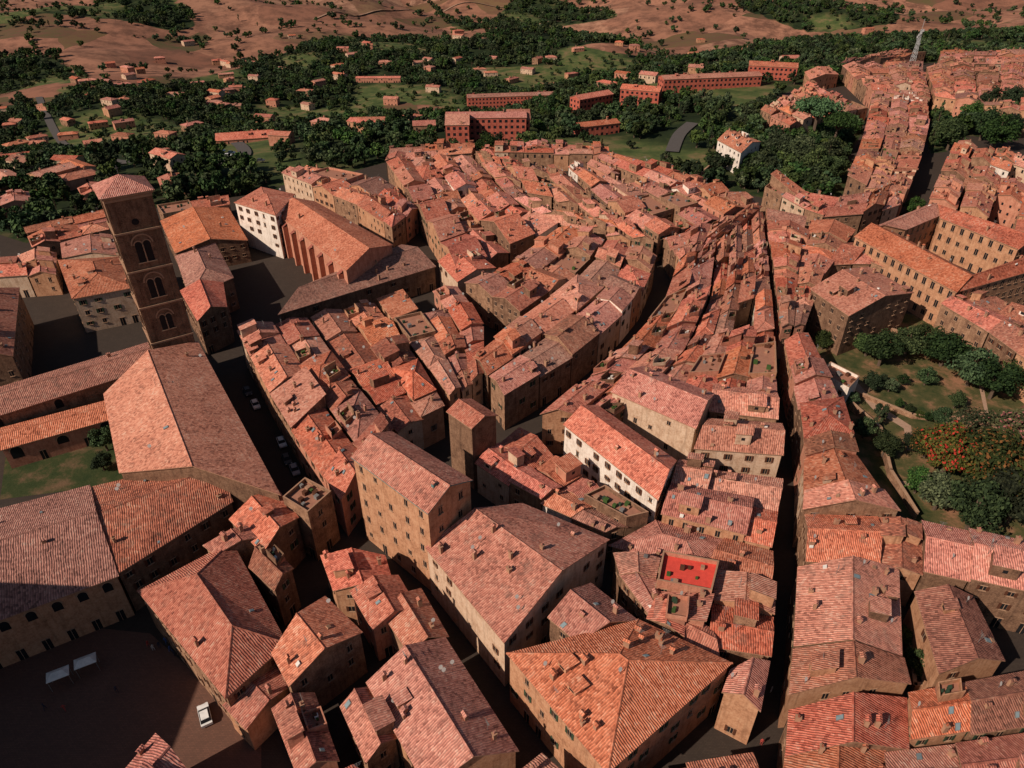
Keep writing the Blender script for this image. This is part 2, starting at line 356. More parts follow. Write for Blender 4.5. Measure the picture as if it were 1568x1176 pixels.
def rows(Lp,Rp,ze,cu=11,cv=9,var=1.1,gap=.03,kinds=(7.5,.7,1.2,.35),**k):
    ze*=K
    Lw=[W(p,ze) for p in Lp]; Rw=[W(p,ze) for p in Rp]
    ln=(sum(math.dist(Lw[i],Lw[i+1]) for i in range(len(Lw)-1))+sum(math.dist(Rw[i],Rw[i+1]) for i in range(len(Rw)-1)))/2
    wd=(math.dist(Lw[0],Rw[0])+math.dist(Lw[-1],Rw[-1])+math.dist(poly_at(Lw,.5),poly_at(Rw,.5)))/3
    nv=max(1,round(wd/cv))
    vb=[j/nv for j in range(nv+1)]
    for j in range(nv):
        s=0.0; br=[0.0]
        while s<1:
            s+=R.uniform(.55,1.6)*cu/ln
            if s>1-.45*cu/ln: s=1.0
            br.append(s)
        hcol=R.uniform(-.4,.4)
        for i in range(len(br)-1):
            if 0<j<nv-1 and R.random()<gap*2.2: continue
            s0,s1=br[i],br[i+1]; v0=vb[j]; v1=vb[j+1]
            j0=R.uniform(-.10,.10)/nv if 0<j else 0; j1=R.uniform(-.10,.10)/nv if j<nv-1 else 0
            v0+=j0; v1+=j1
            q=[lerp(poly_at(Lw,s0),poly_at(Rw,s0),v0),lerp(poly_at(Lw,s1),poly_at(Rw,s1),v0),lerp(poly_at(Lw,s1),poly_at(Rw,s1),v1),lerp(poly_at(Lw,s0),poly_at(Rw,s0),v1)]
            if R.random()<.18: q=q[1:]+q[:1]
            kd=R.choices('gshf',kinds)[0]
            if kd=='s' and R.random()<.5: q=q[2:]+q[:2]
            z=ze+hcol+R.uniform(-var,var)
            if 0<j<nv-1 and R.random()<.12: z-=R.uniform(1.5,3)
            q=offset(ccw(q),-.14)
            house(q,z,None,kd,**k)
# ------------------------------------------------------------------ terrain
TP=[W(p) for p in [(-20,358),(60,342),(130,322),(200,312),(290,296),(430,284),(490,276),(600,246),(700,238),(860,244),(1000,264),(1062,276),(1090,262),(1110,215),(1160,160),(1245,108),(1370,84),(1568,74)]]
TP+= [(700,740),(700,-80),(-300,-80),(-300,250)]
TPa=np.array(TP)
def sdist(x,y,P=None):
    P=TPa if P is None else np.array(P)
    x=np.asarray(x,float);y=np.asarray(y,float); d=np.full(x.shape,1e9); ins=np.zeros(x.shape,bool)
    n=len(P)
    for i in range(n):
        ax,ay=P[i];bx,by=P[(i+1)%n]; ex,ey=bx-ax,by-ay
        t=np.clip(((x-ax)*ex+(y-ay)*ey)/(ex*ex+ey*ey),0,1); d=np.minimum(d,np.hypot(x-ax-ex*t,y-ay-ey*t))
        c=((ay>y)!=(by>y)); xi=ax+(y-ay)/(ey if ey!=0 else 1e-9)*ex; ins^=(c&(x<xi))
    return np.where(ins,-d,d)
def ss(t): t=np.clip(t,0,1); return t*t*(3-2*t)
def ht(x,y):
    x=np.asarray(x,float);y=np.asarray(y,float); d=sdist(x,y)
    e=ss((d-18)/420); z=-.5-82*e
    z=z+e*(11*np.sin(x/130+1.3)*np.sin(y/165+.5)+5*np.sin(x/61+y/93)+3*np.sin(x/37-y/41))
    f=ss((y-1000)/700); g=ss((np.hypot(x,y)-2600)/2500)
    z=z+f*(38*np.sin(x/400+.8)*np.cos(y/390)+24*np.sin(x/190+2+y/500)*np.sin(y/210)+13*np.sin(x/83+y/70)*np.sin(y/97-x/160)+5*np.sin(x/31+y/60)*np.sin(y/47))
    z=z+g*(70*np.sin(x/1100+.5)*np.sin(y/1300)+60)
    return z
def G(u,v):
    d=ray(u,v); t=np.linspace(.05,3.2,5000); x=d[0]*t;y=d[1]*t;z=H+d[2]*t
    b=z<np.maximum(ht(x,y),-1e9); i=int(np.argmax(b)) if b.any() else 4999
    return (x[i],y[i],float(ht(x[i],y[i])))
def fmask(x,y):
    x=np.asarray(x,float);y=np.asarray(y,float)
    a=x/np.maximum(y,1)
    edge=1260+70*np.sin(x/130+.7)+50*np.sin(x/61)-330*ss((-a-.22)/.3)-190*ss((a-.12)/.15)+120*ss((a-.5)/.2)
    m=ss((y-edge)/60)
    wv=np.sin(x/150+y/260+1)*np.sin(y/120-x/300)+.3*np.sin(x/53+y/71)
    m=m*(1-ss((wv-.42)/.12))
    for cx,cy,r in ((-600,860,60),(-470,905,26),(-690,760,45),(215,1120,60),(330,1090,50),(-330,960,22),(-120,800,18),(60,940,20)):
        m=np.maximum(m,1-ss((np.hypot((x-cx)*.7+12*np.sin(y/19),(y-cy)*1.4+10*np.sin(x/17))-r)/18))
    return m
def grove(x,y):
    # olive groves, orchards and meadows among the woods
    nz=np.sin(x/67+1)*np.sin(y/59)+.7*np.sin(x/31+y/41)+.5*np.sin(x/110-y/90+2)
    return ss((-nz-.42)/.2)
NX,NY=300,330
sxv=np.linspace(-1,1,NX); gx=620*np.sinh(sxv*3.2)/math.sinh(3.2)*14
syv=np.linspace(0,1,NY); gy=-1500+1500*np.clip(syv/.08,0,1)
k=np.clip((syv-.08)/.92,0,1); gy=gy+ (2200*k+9000*k**7)
X,Y=np.meshgrid(gx,gy); Z=ht(X,Y)
V=np.stack([X.ravel(),Y.ravel(),Z.ravel()],1)
idx=np.arange(NX*NY).reshape(NY,NX); Fc=np.stack([idx[:-1,:-1].ravel(),idx[:-1,1:].ravel(),idx[1:,1:].ravel(),idx[1:,:-1].ravel()],1)
me=bpy.data.meshes.new("terrain"); me.from_pydata(V.tolist(),[],Fc.tolist()); 
at=me.attributes.new("field","FLOAT","POINT"); at.data.foreach_set("value",fmask(X,Y).ravel().astype(np.float32))
at=me.attributes.new("grove","FLOAT","POINT"); at.data.foreach_set("value",grove(X,Y).ravel().astype(np.float32))
me.polygons.foreach_set("use_smooth",[True]*len(me.polygons))
ter=bpy.data.objects.new("terrain",me); sc.collection.objects.link(ter)
m=M("countryside",0.95); g=m.n("ShaderNodeNewGeometry"); pos=g.outputs["Position"]
a=m.n("ShaderNodeAttribute",attribute_name="field"); a2=m.n("ShaderNodeAttribute",attribute_name="grove")
vo=m.n("ShaderNodeTexVoronoi"); vo.inputs["Scale"].default_value=0.0085
wn=m.n("ShaderNodeTexNoise"); wn.inputs["Scale"].default_value=.008; m.l(pos,wn.inputs["Vector"])
va=m.n("ShaderNodeVectorMath",operation='MULTIPLY_ADD'); m.l(wn.outputs["Color"],va.inputs[0]); va.inputs[1].default_value=(90,90,0); m.l(pos,va.inputs[2])
m.l(va.outputs[0],vo.inputs["Vector"])
sv=m.n("ShaderNodeSeparateColor"); m.l(vo.outputs["Color"],sv.inputs[0])
fc=m.ramp(sv.outputs[0],[(0,(0.22,0.095,0.06)),(.3,(0.40,0.19,0.12)),(.55,(0.28,0.13,0.08)),(.75,(0.42,0.23,0.15)),(.86,(0.14,0.09,0.04)),(1,(0.06,0.065,0.025))])
fn=m.noise(pos,.03,5,.75); fc=m.mix(m.ramp(fn,[(.42,(0,0,0)),(.62,(1,1,1))]),fc,(0.13,0.062,0.04))
mp=m.n("ShaderNodeMapping"); mp.inputs["Scale"].default_value=(.02,.25,.02); mp.inputs["Rotation"].default_value=(0,0,.4); m.l(pos,mp.inputs[0])
fc=m.mix(m.math('MULTIPLY',m.noise(mp.outputs[0],1,2),.35),fc,(.14,.07,.045))
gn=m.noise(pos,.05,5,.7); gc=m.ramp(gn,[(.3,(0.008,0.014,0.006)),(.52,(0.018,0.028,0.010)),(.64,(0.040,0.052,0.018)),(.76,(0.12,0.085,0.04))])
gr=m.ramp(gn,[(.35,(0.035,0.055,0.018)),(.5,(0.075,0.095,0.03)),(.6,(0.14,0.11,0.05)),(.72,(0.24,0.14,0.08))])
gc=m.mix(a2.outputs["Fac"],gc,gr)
am=m.ramp(m.math('ADD',a.outputs["Fac"],m.math('MULTIPLY_ADD',m.noise(pos,.045,4),.9,-.45)),[(.42,(0,0,0)),(.58,(1,1,1))])
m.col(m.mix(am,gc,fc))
me.materials.append(m.m)
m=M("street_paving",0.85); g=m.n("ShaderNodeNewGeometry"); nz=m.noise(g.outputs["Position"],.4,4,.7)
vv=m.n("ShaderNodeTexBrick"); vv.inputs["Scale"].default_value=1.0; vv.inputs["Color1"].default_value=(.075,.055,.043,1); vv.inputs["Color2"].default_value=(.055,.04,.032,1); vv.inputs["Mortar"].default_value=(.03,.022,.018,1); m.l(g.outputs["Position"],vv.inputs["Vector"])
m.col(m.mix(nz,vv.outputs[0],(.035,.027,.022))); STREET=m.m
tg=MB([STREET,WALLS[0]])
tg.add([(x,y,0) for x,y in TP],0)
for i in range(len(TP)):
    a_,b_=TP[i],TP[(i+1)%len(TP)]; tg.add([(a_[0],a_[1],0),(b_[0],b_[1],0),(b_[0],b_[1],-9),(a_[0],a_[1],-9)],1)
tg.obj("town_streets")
def sheet(name,px,z,mat):
    s=MB([mat]); s.add([(*W(p,z),z) for p in px][::-1]); return s.obj(name)
m=M("brick_piazza",0.85); g=m.n("ShaderNodeNewGeometry")
vv=m.n("ShaderNodeTexBrick"); vv.inputs["Scale"].default_value=.9; vv.inputs["Color1"].default_value=(.20,.095,.065,1); vv.inputs["Color2"].default_value=(.14,.07,.05,1); vv.inputs["Mortar"].default_value=(.08,.045,.032,1); m.l(g.outputs["Position"],vv.inputs["Vector"])
m.col(m.mix(m.noise(g.outputs["Position"],.25,5,.7),vv.outputs[0],(.10,.055,.04)))
sheet("piazza_paving",[(-60,940),(230,970),(400,1120),(400,1300),(-200,1300)],.004,m.m)
def grass_mat(name,a,b,c):
    m=M(name,.95); g=m.n("ShaderNodeNewGeometry"); m.col(m.ramp(m.noise(g.outputs["Position"],.12,5,.7),[(.35,a),(.5,b),(.65,c)]))
    m.bump(m.noise(g.outputs["Position"],2,3),.1); return m.m
GARD=grass_mat("garden_grass",(.03,.045,.015),(.085,.075,.03),(.28,.14,.08))
GREEN=grass_mat("green_slope",(.010,.02,.008),(.025,.038,.012),(.07,.06,.028))
PATH=plain("garden_path",(.36,.23,.16),.9)
sheet("garden_lawn",[(1232,505),(1300,470),(1470,490),(1720,560),(1800,860),(1390,800),(1310,700),(1285,600)],.008,GARD)
sheet("garden_path",[(1300,585),(1308,580),(1342,618),(1395,652),(1400,690),(1390,690),(1384,656),(1336,626)],.014,PATH)
sheet("garden_path",[(1365,735),(1440,742),(1440,748),(1365,742)],.014,PATH)
sheet("garden_path",[(1500,560),(1515,640),(1510,641),(1492,560)],.014,PATH)
sheet("cloister_lawn",[(15,650),(160,610),(190,740),(0,765)],.008,grass_mat("cloister_grass",(.02,.035,.012),(.04,.05,.018),(.13,.08,.045)))
LAWNS=[[(1078,262),(1108,213),(1160,160),(1185,168),(1240,192),(1325,197),(1300,235),(1297,292),(1262,318),(1180,276),(1110,275)],
 [(1168,156),(1243,110),(1290,104),(1330,135),(1240,128)],
 [(1245,109),(1370,86),(1390,86),(1290,103)],
 [(1425,235),(1450,232),(1455,150),(1425,150)],
 [(1450,205),(1560,215),(1560,165),(1450,150)],
 [(-15,355),(60,341),(130,323),(190,315),(170,335),(40,372)],
 [(200,313),(290,297),(430,285),(425,292),(240,318)],
 [(1005,265),(1062,277),(1110,275),(1180,276),(1175,305),(1120,292),(1060,288)],
 [(1400,98),(1568,86),(1568,76),(1400,84)],[(1372,330),(1400,316),(1425,320),(1395,345)]]
for i,l in enumerate(LAWNS): sheet("hillside_lawn",l,.008+.004*i,GREEN)
# ------------------------------------------------------------------ hand-placed buildings
HP([(158,603),(182,724),(430,758),(303,522)],16,4.6,name="cathedral_nave",wall=5,dens=.12,wins=False,old=False)
HP([(-60,610),(245,518),(243,560),(-60,655)],10,1.8,name="cloister_gallery",wall=0,dens=.1,old=True,style={'sp':4.2,'sh':False,'h':2.6,'w':1.8,'fl':20,'skip':0,'arch':True})
HP([(0,655),(172,610),(178,640),(0,690)],7,1.2,name="cloister_arcade",wall=2,dens=0,style={'sp':4.0,'sh':False,'h':3.2,'w':2.4,'fl':20,'skip':0,'arch':True})
HP([(140,745),(330,700),(357,768),(178,880)],13,3.6,name="bishops_palace",wall=5,dens=.3,old=True)
HP([(-160,820),(138,742),(182,882),(-160,1010)],13,4.2,name="arcaded_palace",wall=1,dens=.15,old=True,style={'sp':3.6,'sh':False,'h':2.2,'w':1.5,'fl':4.6,'skip':0.02,'arch':True})
HP([(210,905),(345,1070),(440,985),(355,828)],12,3.8,'h',wall=0,dens=.1)
HP([(350,795),(402,848),(458,792),(425,748)],13,2,wall=5)
HP([(430,766),(472,792),(512,756),(468,733)],15,0,'f',wall=0)
HP([(310,835),(330,850),(412,820),(400,800)],13,1.3,wall=0)
HP([(380,868),(420,905),(450,870),(405,825)],12.5,1.5,wall=5)
HP([(415,1000),(442,1052),(556,968),(498,912)],13,2.6,wall=0)
HP([(340,1080),(376,1118),(452,1045),(425,1015)],8,1.4,wall=1)
HP([(490,850),(510,905),(606,905),(590,850)],10,2,wall=1)
HP([(535,905),(570,965),(640,930),(610,880)],11,2,wall=2)
HP([(585,940),(625,1000),(688,975),(645,900)],10.5,2,wall=0)
HP([(560,1045),(655,1210),(795,1150),(682,975)],11,3.6,wall=1)
HP([(415,1085),(455,1190),(520,1165),(482,1060)],9,2)
HP([(520,1082),(560,1170),(610,1130),(570,1050)],9.5,2)
HP([(180,1190),(238,1122),(296,1190),(240,1260)],13,2.2)
HP([(770,1200),(830,1152),(900,1240),(800,1290)],10,2)
HP([(480,1200),(540,1170),(600,1230),(520,1280)],11,2)
HP([(537,700),(655,787),(724,735),(600,660)],26,2.6,name="tower_palace",wall=1,dens=.1,shut=False,gutter=True,old=False,style={'sp':3.8,'sh':False,'h':1.6,'w':.95,'fl':4.4,'skip':.12})
HP([(683,630),(722,657),(763,636),(722,610)],21,1.6,name="medieval_tower_house",wall=5,dens=.2,wins=False)
HP([(650,838),(772,985),(934,826),(800,770)],15,4.2,wall=3,dens=.8,old=False)
HP([(775,1000),(930,1185),(1122,1015),(978,948)],15,4.0,'h',wall=1,dens=1.5,old=False)
HP([(838,945),(885,985),(978,950),(905,892)],14,2.5,wall=5)
HP([(1118,1025),(1105,1060),(1165,1090),(1180,1012)],12,2,wall=1)
HP([(862,650),(1008,766),(1037,705),(915,620)],15,2.6,wall=4,dens=.3)
HP([(935,600),(1066,657),(1095,603),(985,560)],15.5,2.8,wall=3,dens=.8)
HP([(1062,687),(1200,697),(1198,648),(1085,640)],14,2.2,wall=3)
HP([(1085,630),(1192,642),(1190,600),(1092,585)],12,2)
HP([(1012,845),(1002,895),(1092,912),(1104,862)],15.5,0,'f',wall=2,floor=REDT)
HP([(1005,905),(1000,945),(1080,960),(1092,918)],14,1.2,'s',wall=2)
rows([(728,708),(800,757),(925,812)],[(795,652),(868,715),(995,795)],10.5,cu=9,cv=8)
rows([(1012,792),(1182,834)],[(1040,708),(1200,728)],11,cv=9)
rows([(935,830),(1180,905)],[(1005,792),(1184,842)],10)
rows([(940,850),(955,900),(1000,950)],[(1010,858),(1000,900),(1030,960)],12,cv=7,cu=8)
rows([(1095,880),(1085,990)],[(1185,905),(1180,1005)],12,cv=7,cu=8)
rows([(990,952),(1100,1005)],[(1005,915),(1090,965)],12.5,cv=7,cu=8)
rows([(365,512),(425,625),(522,765)],[(470,487),(522,560),(602,660)],13,cv=8.5,gap=.01)
rows([(476,485),(528,560),(608,655)],[(572,460),(632,540),(680,620)],12)
rows([(578,460),(640,540),(688,605)],[(700,437),(740,490),(740,570)],12,gap=.10,cu=9,cv=8)
rows([(1005,395),(986,440),(950,482),(888,536),(772,606)],[(930,368),(905,405),(865,440),(800,485),(725,545)],13,cv=9)
rows([(925,366),(900,402),(860,437),(796,482)],[(855,350),(820,376),(780,405),(712,438)],12)
HP([(490,428),(615,374),(668,408),(425,482)],10,3,name="long_hall",wall=5,dens=.2)
HP([(670,400),(700,432),(760,410),(720,380)],11,2)
HP([(418,322),(530,415),(602,375),(482,308)],17,3.2,name="friary_church",wall=2,dens=.05,wins=False,old=False)
HP([(358,310),(422,330),(452,297),(400,286)],20,2,'h',wall=4,dens=.2)
rows([(432,268),(560,318),(600,350)],[(480,256),(600,280),(640,318)],12,cv=10,cu=14)
HP([(245,338),(268,388),(380,368),(350,318)],10,3,wall=5,dens=.2)
HP([(268,392),(290,455),(358,425),(330,372)],13,3,'h',name="cathedral_transept",wall=5,dens=.1,old=True)
HP([(275,445),(302,492),(348,470),(342,432)],14,2.4,name="cathedral_chapel",wall=5,dens=0)
HP([(88,398),(110,458),(206,440),(192,392)],14,2.4,'h',wall=3)
HP([(92,372),(95,395),(190,392),(188,360)],11,1.8,wall=3)
rows([(38,352),(160,322)],[(50,380),(168,355)],9)
rows([(-60,430),(85,420)],[(-60,395),(85,385)],9)
HP([(-60,470),(-60,560),(20,545),(30,440)],15,3,wall=5)
HP([(0,300),(0,315),(48,308),(44,293)],6,1.4,wall=2,z0=-2)
HP([(118,288),(125,300),(160,295),(152,282)],6,1.4,wall=2,z0=-2)
HP([(240,272),(245,284),(282,280),(276,268)],6,1.4,wall=1,z0=-2)
rows([(240,318),(350,300)],[(250,332),(352,314)],8)
rows([(592,250),(645,325),(700,410)],[(722,238),(790,315),(855,345)],12,cv=10,cu=13)
rows([(727,240),(797,315),(862,346)],[(865,262),(925,318),(1003,372)],12,cv=10,cu=13)
rows([(870,258),(932,312),(1008,362)],[(940,232),(1060,265),(1165,315)],12,cv=10,cu=13)
rows([(600,226),(730,218)],[(590,245),(722,234)],10)
rows([(740,216),(930,226)],[(735,234),(935,236)],10)
rows([(1038,405),(1016,465),(966,520),(908,572),(828,640)],[(1095,372),(1086,450),(1052,530),(988,598),(930,640)],13,cv=8.5,gap=.02)
rows([(1016,362),(1040,400)],[(1165,322),(1100,370)],12)
rows([(1100,368),(1091,450),(1057,530),(990,600)],[(1168,325),(1178,420),(1187,520),(1190,598)],12.5,cv=8.5,gap=.04)
rows([(1172,322),(1184,400),(1196,505)],[(1310,352),(1260,420),(1232,500)],12,cv=10,cu=11)
HP([(1240,442),(1300,484),(1400,448),(1330,408)],16,2.6,wall=5)
rows([(1265,405),(1330,402),(1450,450)],[(1305,370),(1350,392),(1460,440)],10)
pal={'sp':3.3,'sh':False,'h':2.2,'w':1.3,'fl':4.6,'skip':0.0}
HP([(1308,362),(1465,448),(1500,425),(1352,346)],16,3,name="convent_wing",wall=1,dens=.2,style=pal)
HP([(1470,446),(1640,398),(1620,375),(1498,421)],16,2.6,name="convent_wing",wall=1,dens=.2,style=pal)
HP([(1312,358),(1422,313),(1440,330),(1388,352)],16,2.6,name="convent_wing",wall=1,dens=.2,style=pal)
HP([(1426,314),(1600,366),(1560,382),(1440,334)],16,2.6,name="convent_wing",wall=1,dens=.2,style=pal)
rows([(1440,468),(1510,510),(1600,575)],[(1490,448),(1600,480),(1700,520)],12,cv=11)
rows([(1170,288),(1250,332),(1312,330),(1380,308)],[(1186,276),(1262,312),(1330,300),(1384,270)],12,cv=10,cu=14)
rows([(1386,300),(1408,250),(1422,195),(1420,150)],[(1296,276),(1315,230),(1330,180),(1335,145)],12,cv=11,cu=13)
rows([(1165,168),(1210,190)],[(1240,128),(1330,165)],12,cv=11,cu=13)
rows([(1335,140),(1290,100)],[(1425,150),(1410,95)],12,cv=11,cu=13)
HP([(1098,214),(1135,234),(1166,217),(1125,200)],13,2.4,wall=4)
HP([(1232,110),(1240,122),(1285,114),(1270,102)],10,2,wall=1)
rows([(1425,300),(1450,242)],[(1610,372),(1620,300)],12,cv=12,cu=13)
rows([(1455,232),(1470,212)],[(1620,290),(1620,262)],12,cv=12,cu=13)
rows([(1432,148),(1420,100)],[(1640,180),(1640,100)],12,cv=13,cu=14,gap=.06)
rows([(1290,98),(1330,92)],[(1370,82),(1420,80)],11,cv=14)
rows([(1440,96),(1620,96)],[(1440,80),(1620,78)],11,cv=13,cu=16)
rows([(1202,520),(1224,620),(1235,720),(1230,780)],[(1238,508),(1285,600),(1315,700),(1378,782)],13,cv=10,gap=.01,cu=10)
rows([(1236,855),(1370,865),(1620,920)],[(1234,784),(1370,788),(1620,845)],12,cv=9,kinds=(8,.3,.6,0))
rows([(1222,870),(1216,990)],[(1375,872),(1380,1005)],11,cv=14,cu=17,var=.6,kinds=(1,0,0,0))
rows([(1214,998),(1208,1066)],[(1382,1012),(1392,1050)],11,cv=14,cu=14,var=.5,kinds=(1,0,0,0))
HP([(1400,905),(1438,1032),(1540,1012),(1490,912)],11,2.4,wall=1)
rows([(1210,1085),(1400,1065),(1640,1020)],[(1200,1230),(1400,1230),(1680,1200)],11,cv=11,cu=15,kinds=(8,.5,1,0))
rows([(960,1190),(1150,1160)],[(980,1280),(1180,1280)],9)
house([(-130,62),(-130,10),(-97,10),(-97,60)],40,4,'h',0,name="offscreen_shading_palace",style=pal,dens=.1)  # unseen palace added beyond the frame, height set to shade the piazza
HP([(1250,572),(1300,600),(1318,580),(1270,556)],7,0,'f',wall=4)
# garden walls
def garden_wall(px,h=2.2,w_=.25):
    mb=MB([WALLS[0],TRIM]); P=[Vector((*W(p),0)) for p in px]
    for a,b in zip(P,P[1:]):
        d=(b-a); l=d.length; d.normalize(); nn=Vector((-d.y,d.x,0)); mb.box((a+b)/2+Vector((0,0,h/2)),d*(l/2+.1),nn*w_,(0,0,h/2),0); mb.box((a+b)/2+Vector((0,0,h+.06)),d*(l/2+.15),nn*(w_+.08),(0,0,.06),1)
    mb.obj("garden_wall")
garden_wall([(1300,625),(1345,665),(1360,730),(1400,795)]); garden_wall([(1240,545),(1300,600),(1395,640),(1480,650)],1.2)
garden_wall([(1290,490),(1380,520),(1500,520),(1570,560)],2.5); garden_wall([(1385,960),(1395,1060),(1500,1050)],2.2)
garden_wall([(1060,282),(1110,240),(1150,195)],2.5,.3)
# ------------------------------------------------------------------ bell tower
def bell_tower():
    mats=[ROOF,WALLS[5],GLASS,TRIM,SHUT[0],CH,SKYL,METAL,WHITE]
    mb=MB(mats); ang=math.radians(34); c=Vector((-89.6,160.6,0)); hw=4.8
    ex=Vector((math.cos(ang),math.sin(ang),0)); ey=Vector((-ex.y,ex.x,0)); Z=Vector((0,0,1))
    top=54
    C=[c-ex*hw-ey*hw,c+ex*hw-ey*hw,c+ex*hw+ey*hw,c-ex*hw+ey*hw]
    for i in range(4):
        a,b=C[i],C[(i+1)%4]; mb.add([a,b,b+Z*top,a+Z*top],1)
        A=(a.x,a.y);B=(b.x,b.y)
        d=(b-a).normalized(); nn=Vector((d.y,-d.x,0))
        for t in(.6,2*hw-.6): mb.box(a+d*t+nn*.1+Z*(top/2),d*.6,nn*.12,Z*(top/2-.1),1)
        for zc,hh,ww in((21.5,4.2,1.3),(31,5.0,1.5),(40.5,5.2,1.6)):
            for s in(-1,1): window(mb,A,B,hw+s*(ww/2+.12),zc,ww,hh,False,False,True)
            mb.box(a+d*hw+nn*.12+Z*(zc-.4),d*.12,nn*.12,Z*(hh/2-.4),3)
            mb.box(a+d*hw+nn*.12+Z*(zc-hh/2-.1),d*(ww+.5),nn*.15,Z*.12,3)
            k=10; r0=ww+.55; r1=r0+.35; z0=zc+hh/2-ww/2+.1
            P=lambda r,t:a+d*(hw+r*math.cos(t))+nn*.14+Z*(z0+r*math.sin(t))
            for j in range(k): mb.add([P(r0,math.pi*j/k),P(r1,math.pi*j/k),P(r1,math.pi*(j+1)/k),P(r0,math.pi*(j+1)/k)],3)
        k=12; mb.add([a+d*(hw+.8*math.cos(2*math.pi*j/k))+nn*.03+Z*(47.8+.8*math.sin(2*math.pi*j/k)) for j in range(k)],2)
    for zc in(16.5,26.5,36,45.6): mb.box(c+Z*zc,ex*(hw+.4),ey*(hw+.4),Z*.22,3,True)
    mb.box(c+Z*(top+.2),ex*(hw+.6),ey*(hw+.6),Z*.35,3,True)
    mb.box(c+Z*(top-.6),ex*(hw+.3),ey*(hw+.3),Z*.3,3,True)
    o=hw+1.0; D=[c-ex*o-ey*o,c+ex*o-ey*o,c+ex*o+ey*o,c-ex*o+ey*o]; ap=c+Z*(top+3.6)
    for i in range(4): 
        a,b=D[i]+Z*(top+.55),D[(i+1)%4]+Z*(top+.55); mb.slab([a,b,ap],0,3,b-a,.18,(1,2))
    mb.box(ap+Z*.9,ex*.06,ey*.06,Z*1.1,7); mb.box(ap+Z*1.4,ex*.4,ey*.05,Z*.06,7)
    mb.obj("bell_tower")
bell_tower()
q=[W(p,17*K) for p in [(418,322),(530,415)]]
A=Vector((*q[0],0));B=Vector((*q[1],0)); d=(B-A).normalized(); nn=Vector((d.y,-d.x,0)); 
if nn.x>0: nn=-nn
LL=(B-A).length
mb=MB([ROOF,WALLS[2],GLASS,TRIM])
for i in range(8):
    p=A+d*(LL*(i+.5)/8)+nn*.5; mb.box(p+Vector((0,0,6)),d*.6,nn*.9,Vector((0,0,6)),1)
    c0=p+Vector((0,0,12)); mb.add([c0-d*.7+nn*1,c0+d*.7+nn*1,c0+d*.7-nn*.9+Vector((0,0,1.2)),c0-d*.7-nn*.9+Vector((0,0,1.2))],0)
mb.obj("church_buttresses")
# ------------------------------------------------------------------ trees
def leafmat(name,a,b,c,tips=None):
    m=M(name,.8); g=m.n("ShaderNodeNewGeometry"); oi=m.n("ShaderNodeObjectInfo")
    nz=m.noise(g.outputs["Position"],.5,2)
    f=m.math('ADD',m.math('MULTIPLY',g.outputs["Random Per Island"],.55),m.math('MULTIPLY',nz,.45))
    st=[(.15,a),(.5,b),(.8,c)]
    if tips: st=[(.15,a),(.5,b),(.66,c),(.70,tips)]
    cc=m.ramp(f,st); hv=m.n("ShaderNodeHueSaturation"); m.l(cc,hv.inputs["Color"]); m.l(m.math('MULTIPLY_ADD',oi.outputs["Random"],1.3,.45),hv.inputs["Value"])
    m.l(m.math('MULTIPLY_ADD',m.math('FRACT',m.math('MULTIPLY',oi.outputs["Random"],13.7)),.07,.455),hv.inputs["Hue"])
    m.l(m.math('MULTIPLY_ADD',m.math('FRACT',m.math('MULTIPLY',oi.outputs["Random"],5.3)),.4,.7),hv.inputs["Saturation"])
    m.col(hv.outputs[0]); return m.m
LEAF=leafmat("foliage",(.008,.018,.006),(.025,.048,.014),(.06,.095,.027))
LEAFP=leafmat("pine_needles",(.01,.03,.01),(.022,.065,.018),(.045,.11,.03))
LEAFO=leafmat("flowering_foliage",(.02,.03,.008),(.045,.06,.015),(.08,.08,.02),(.26,.09,.03))
BARK=plain("bark",(.10,.07,.05),.95)
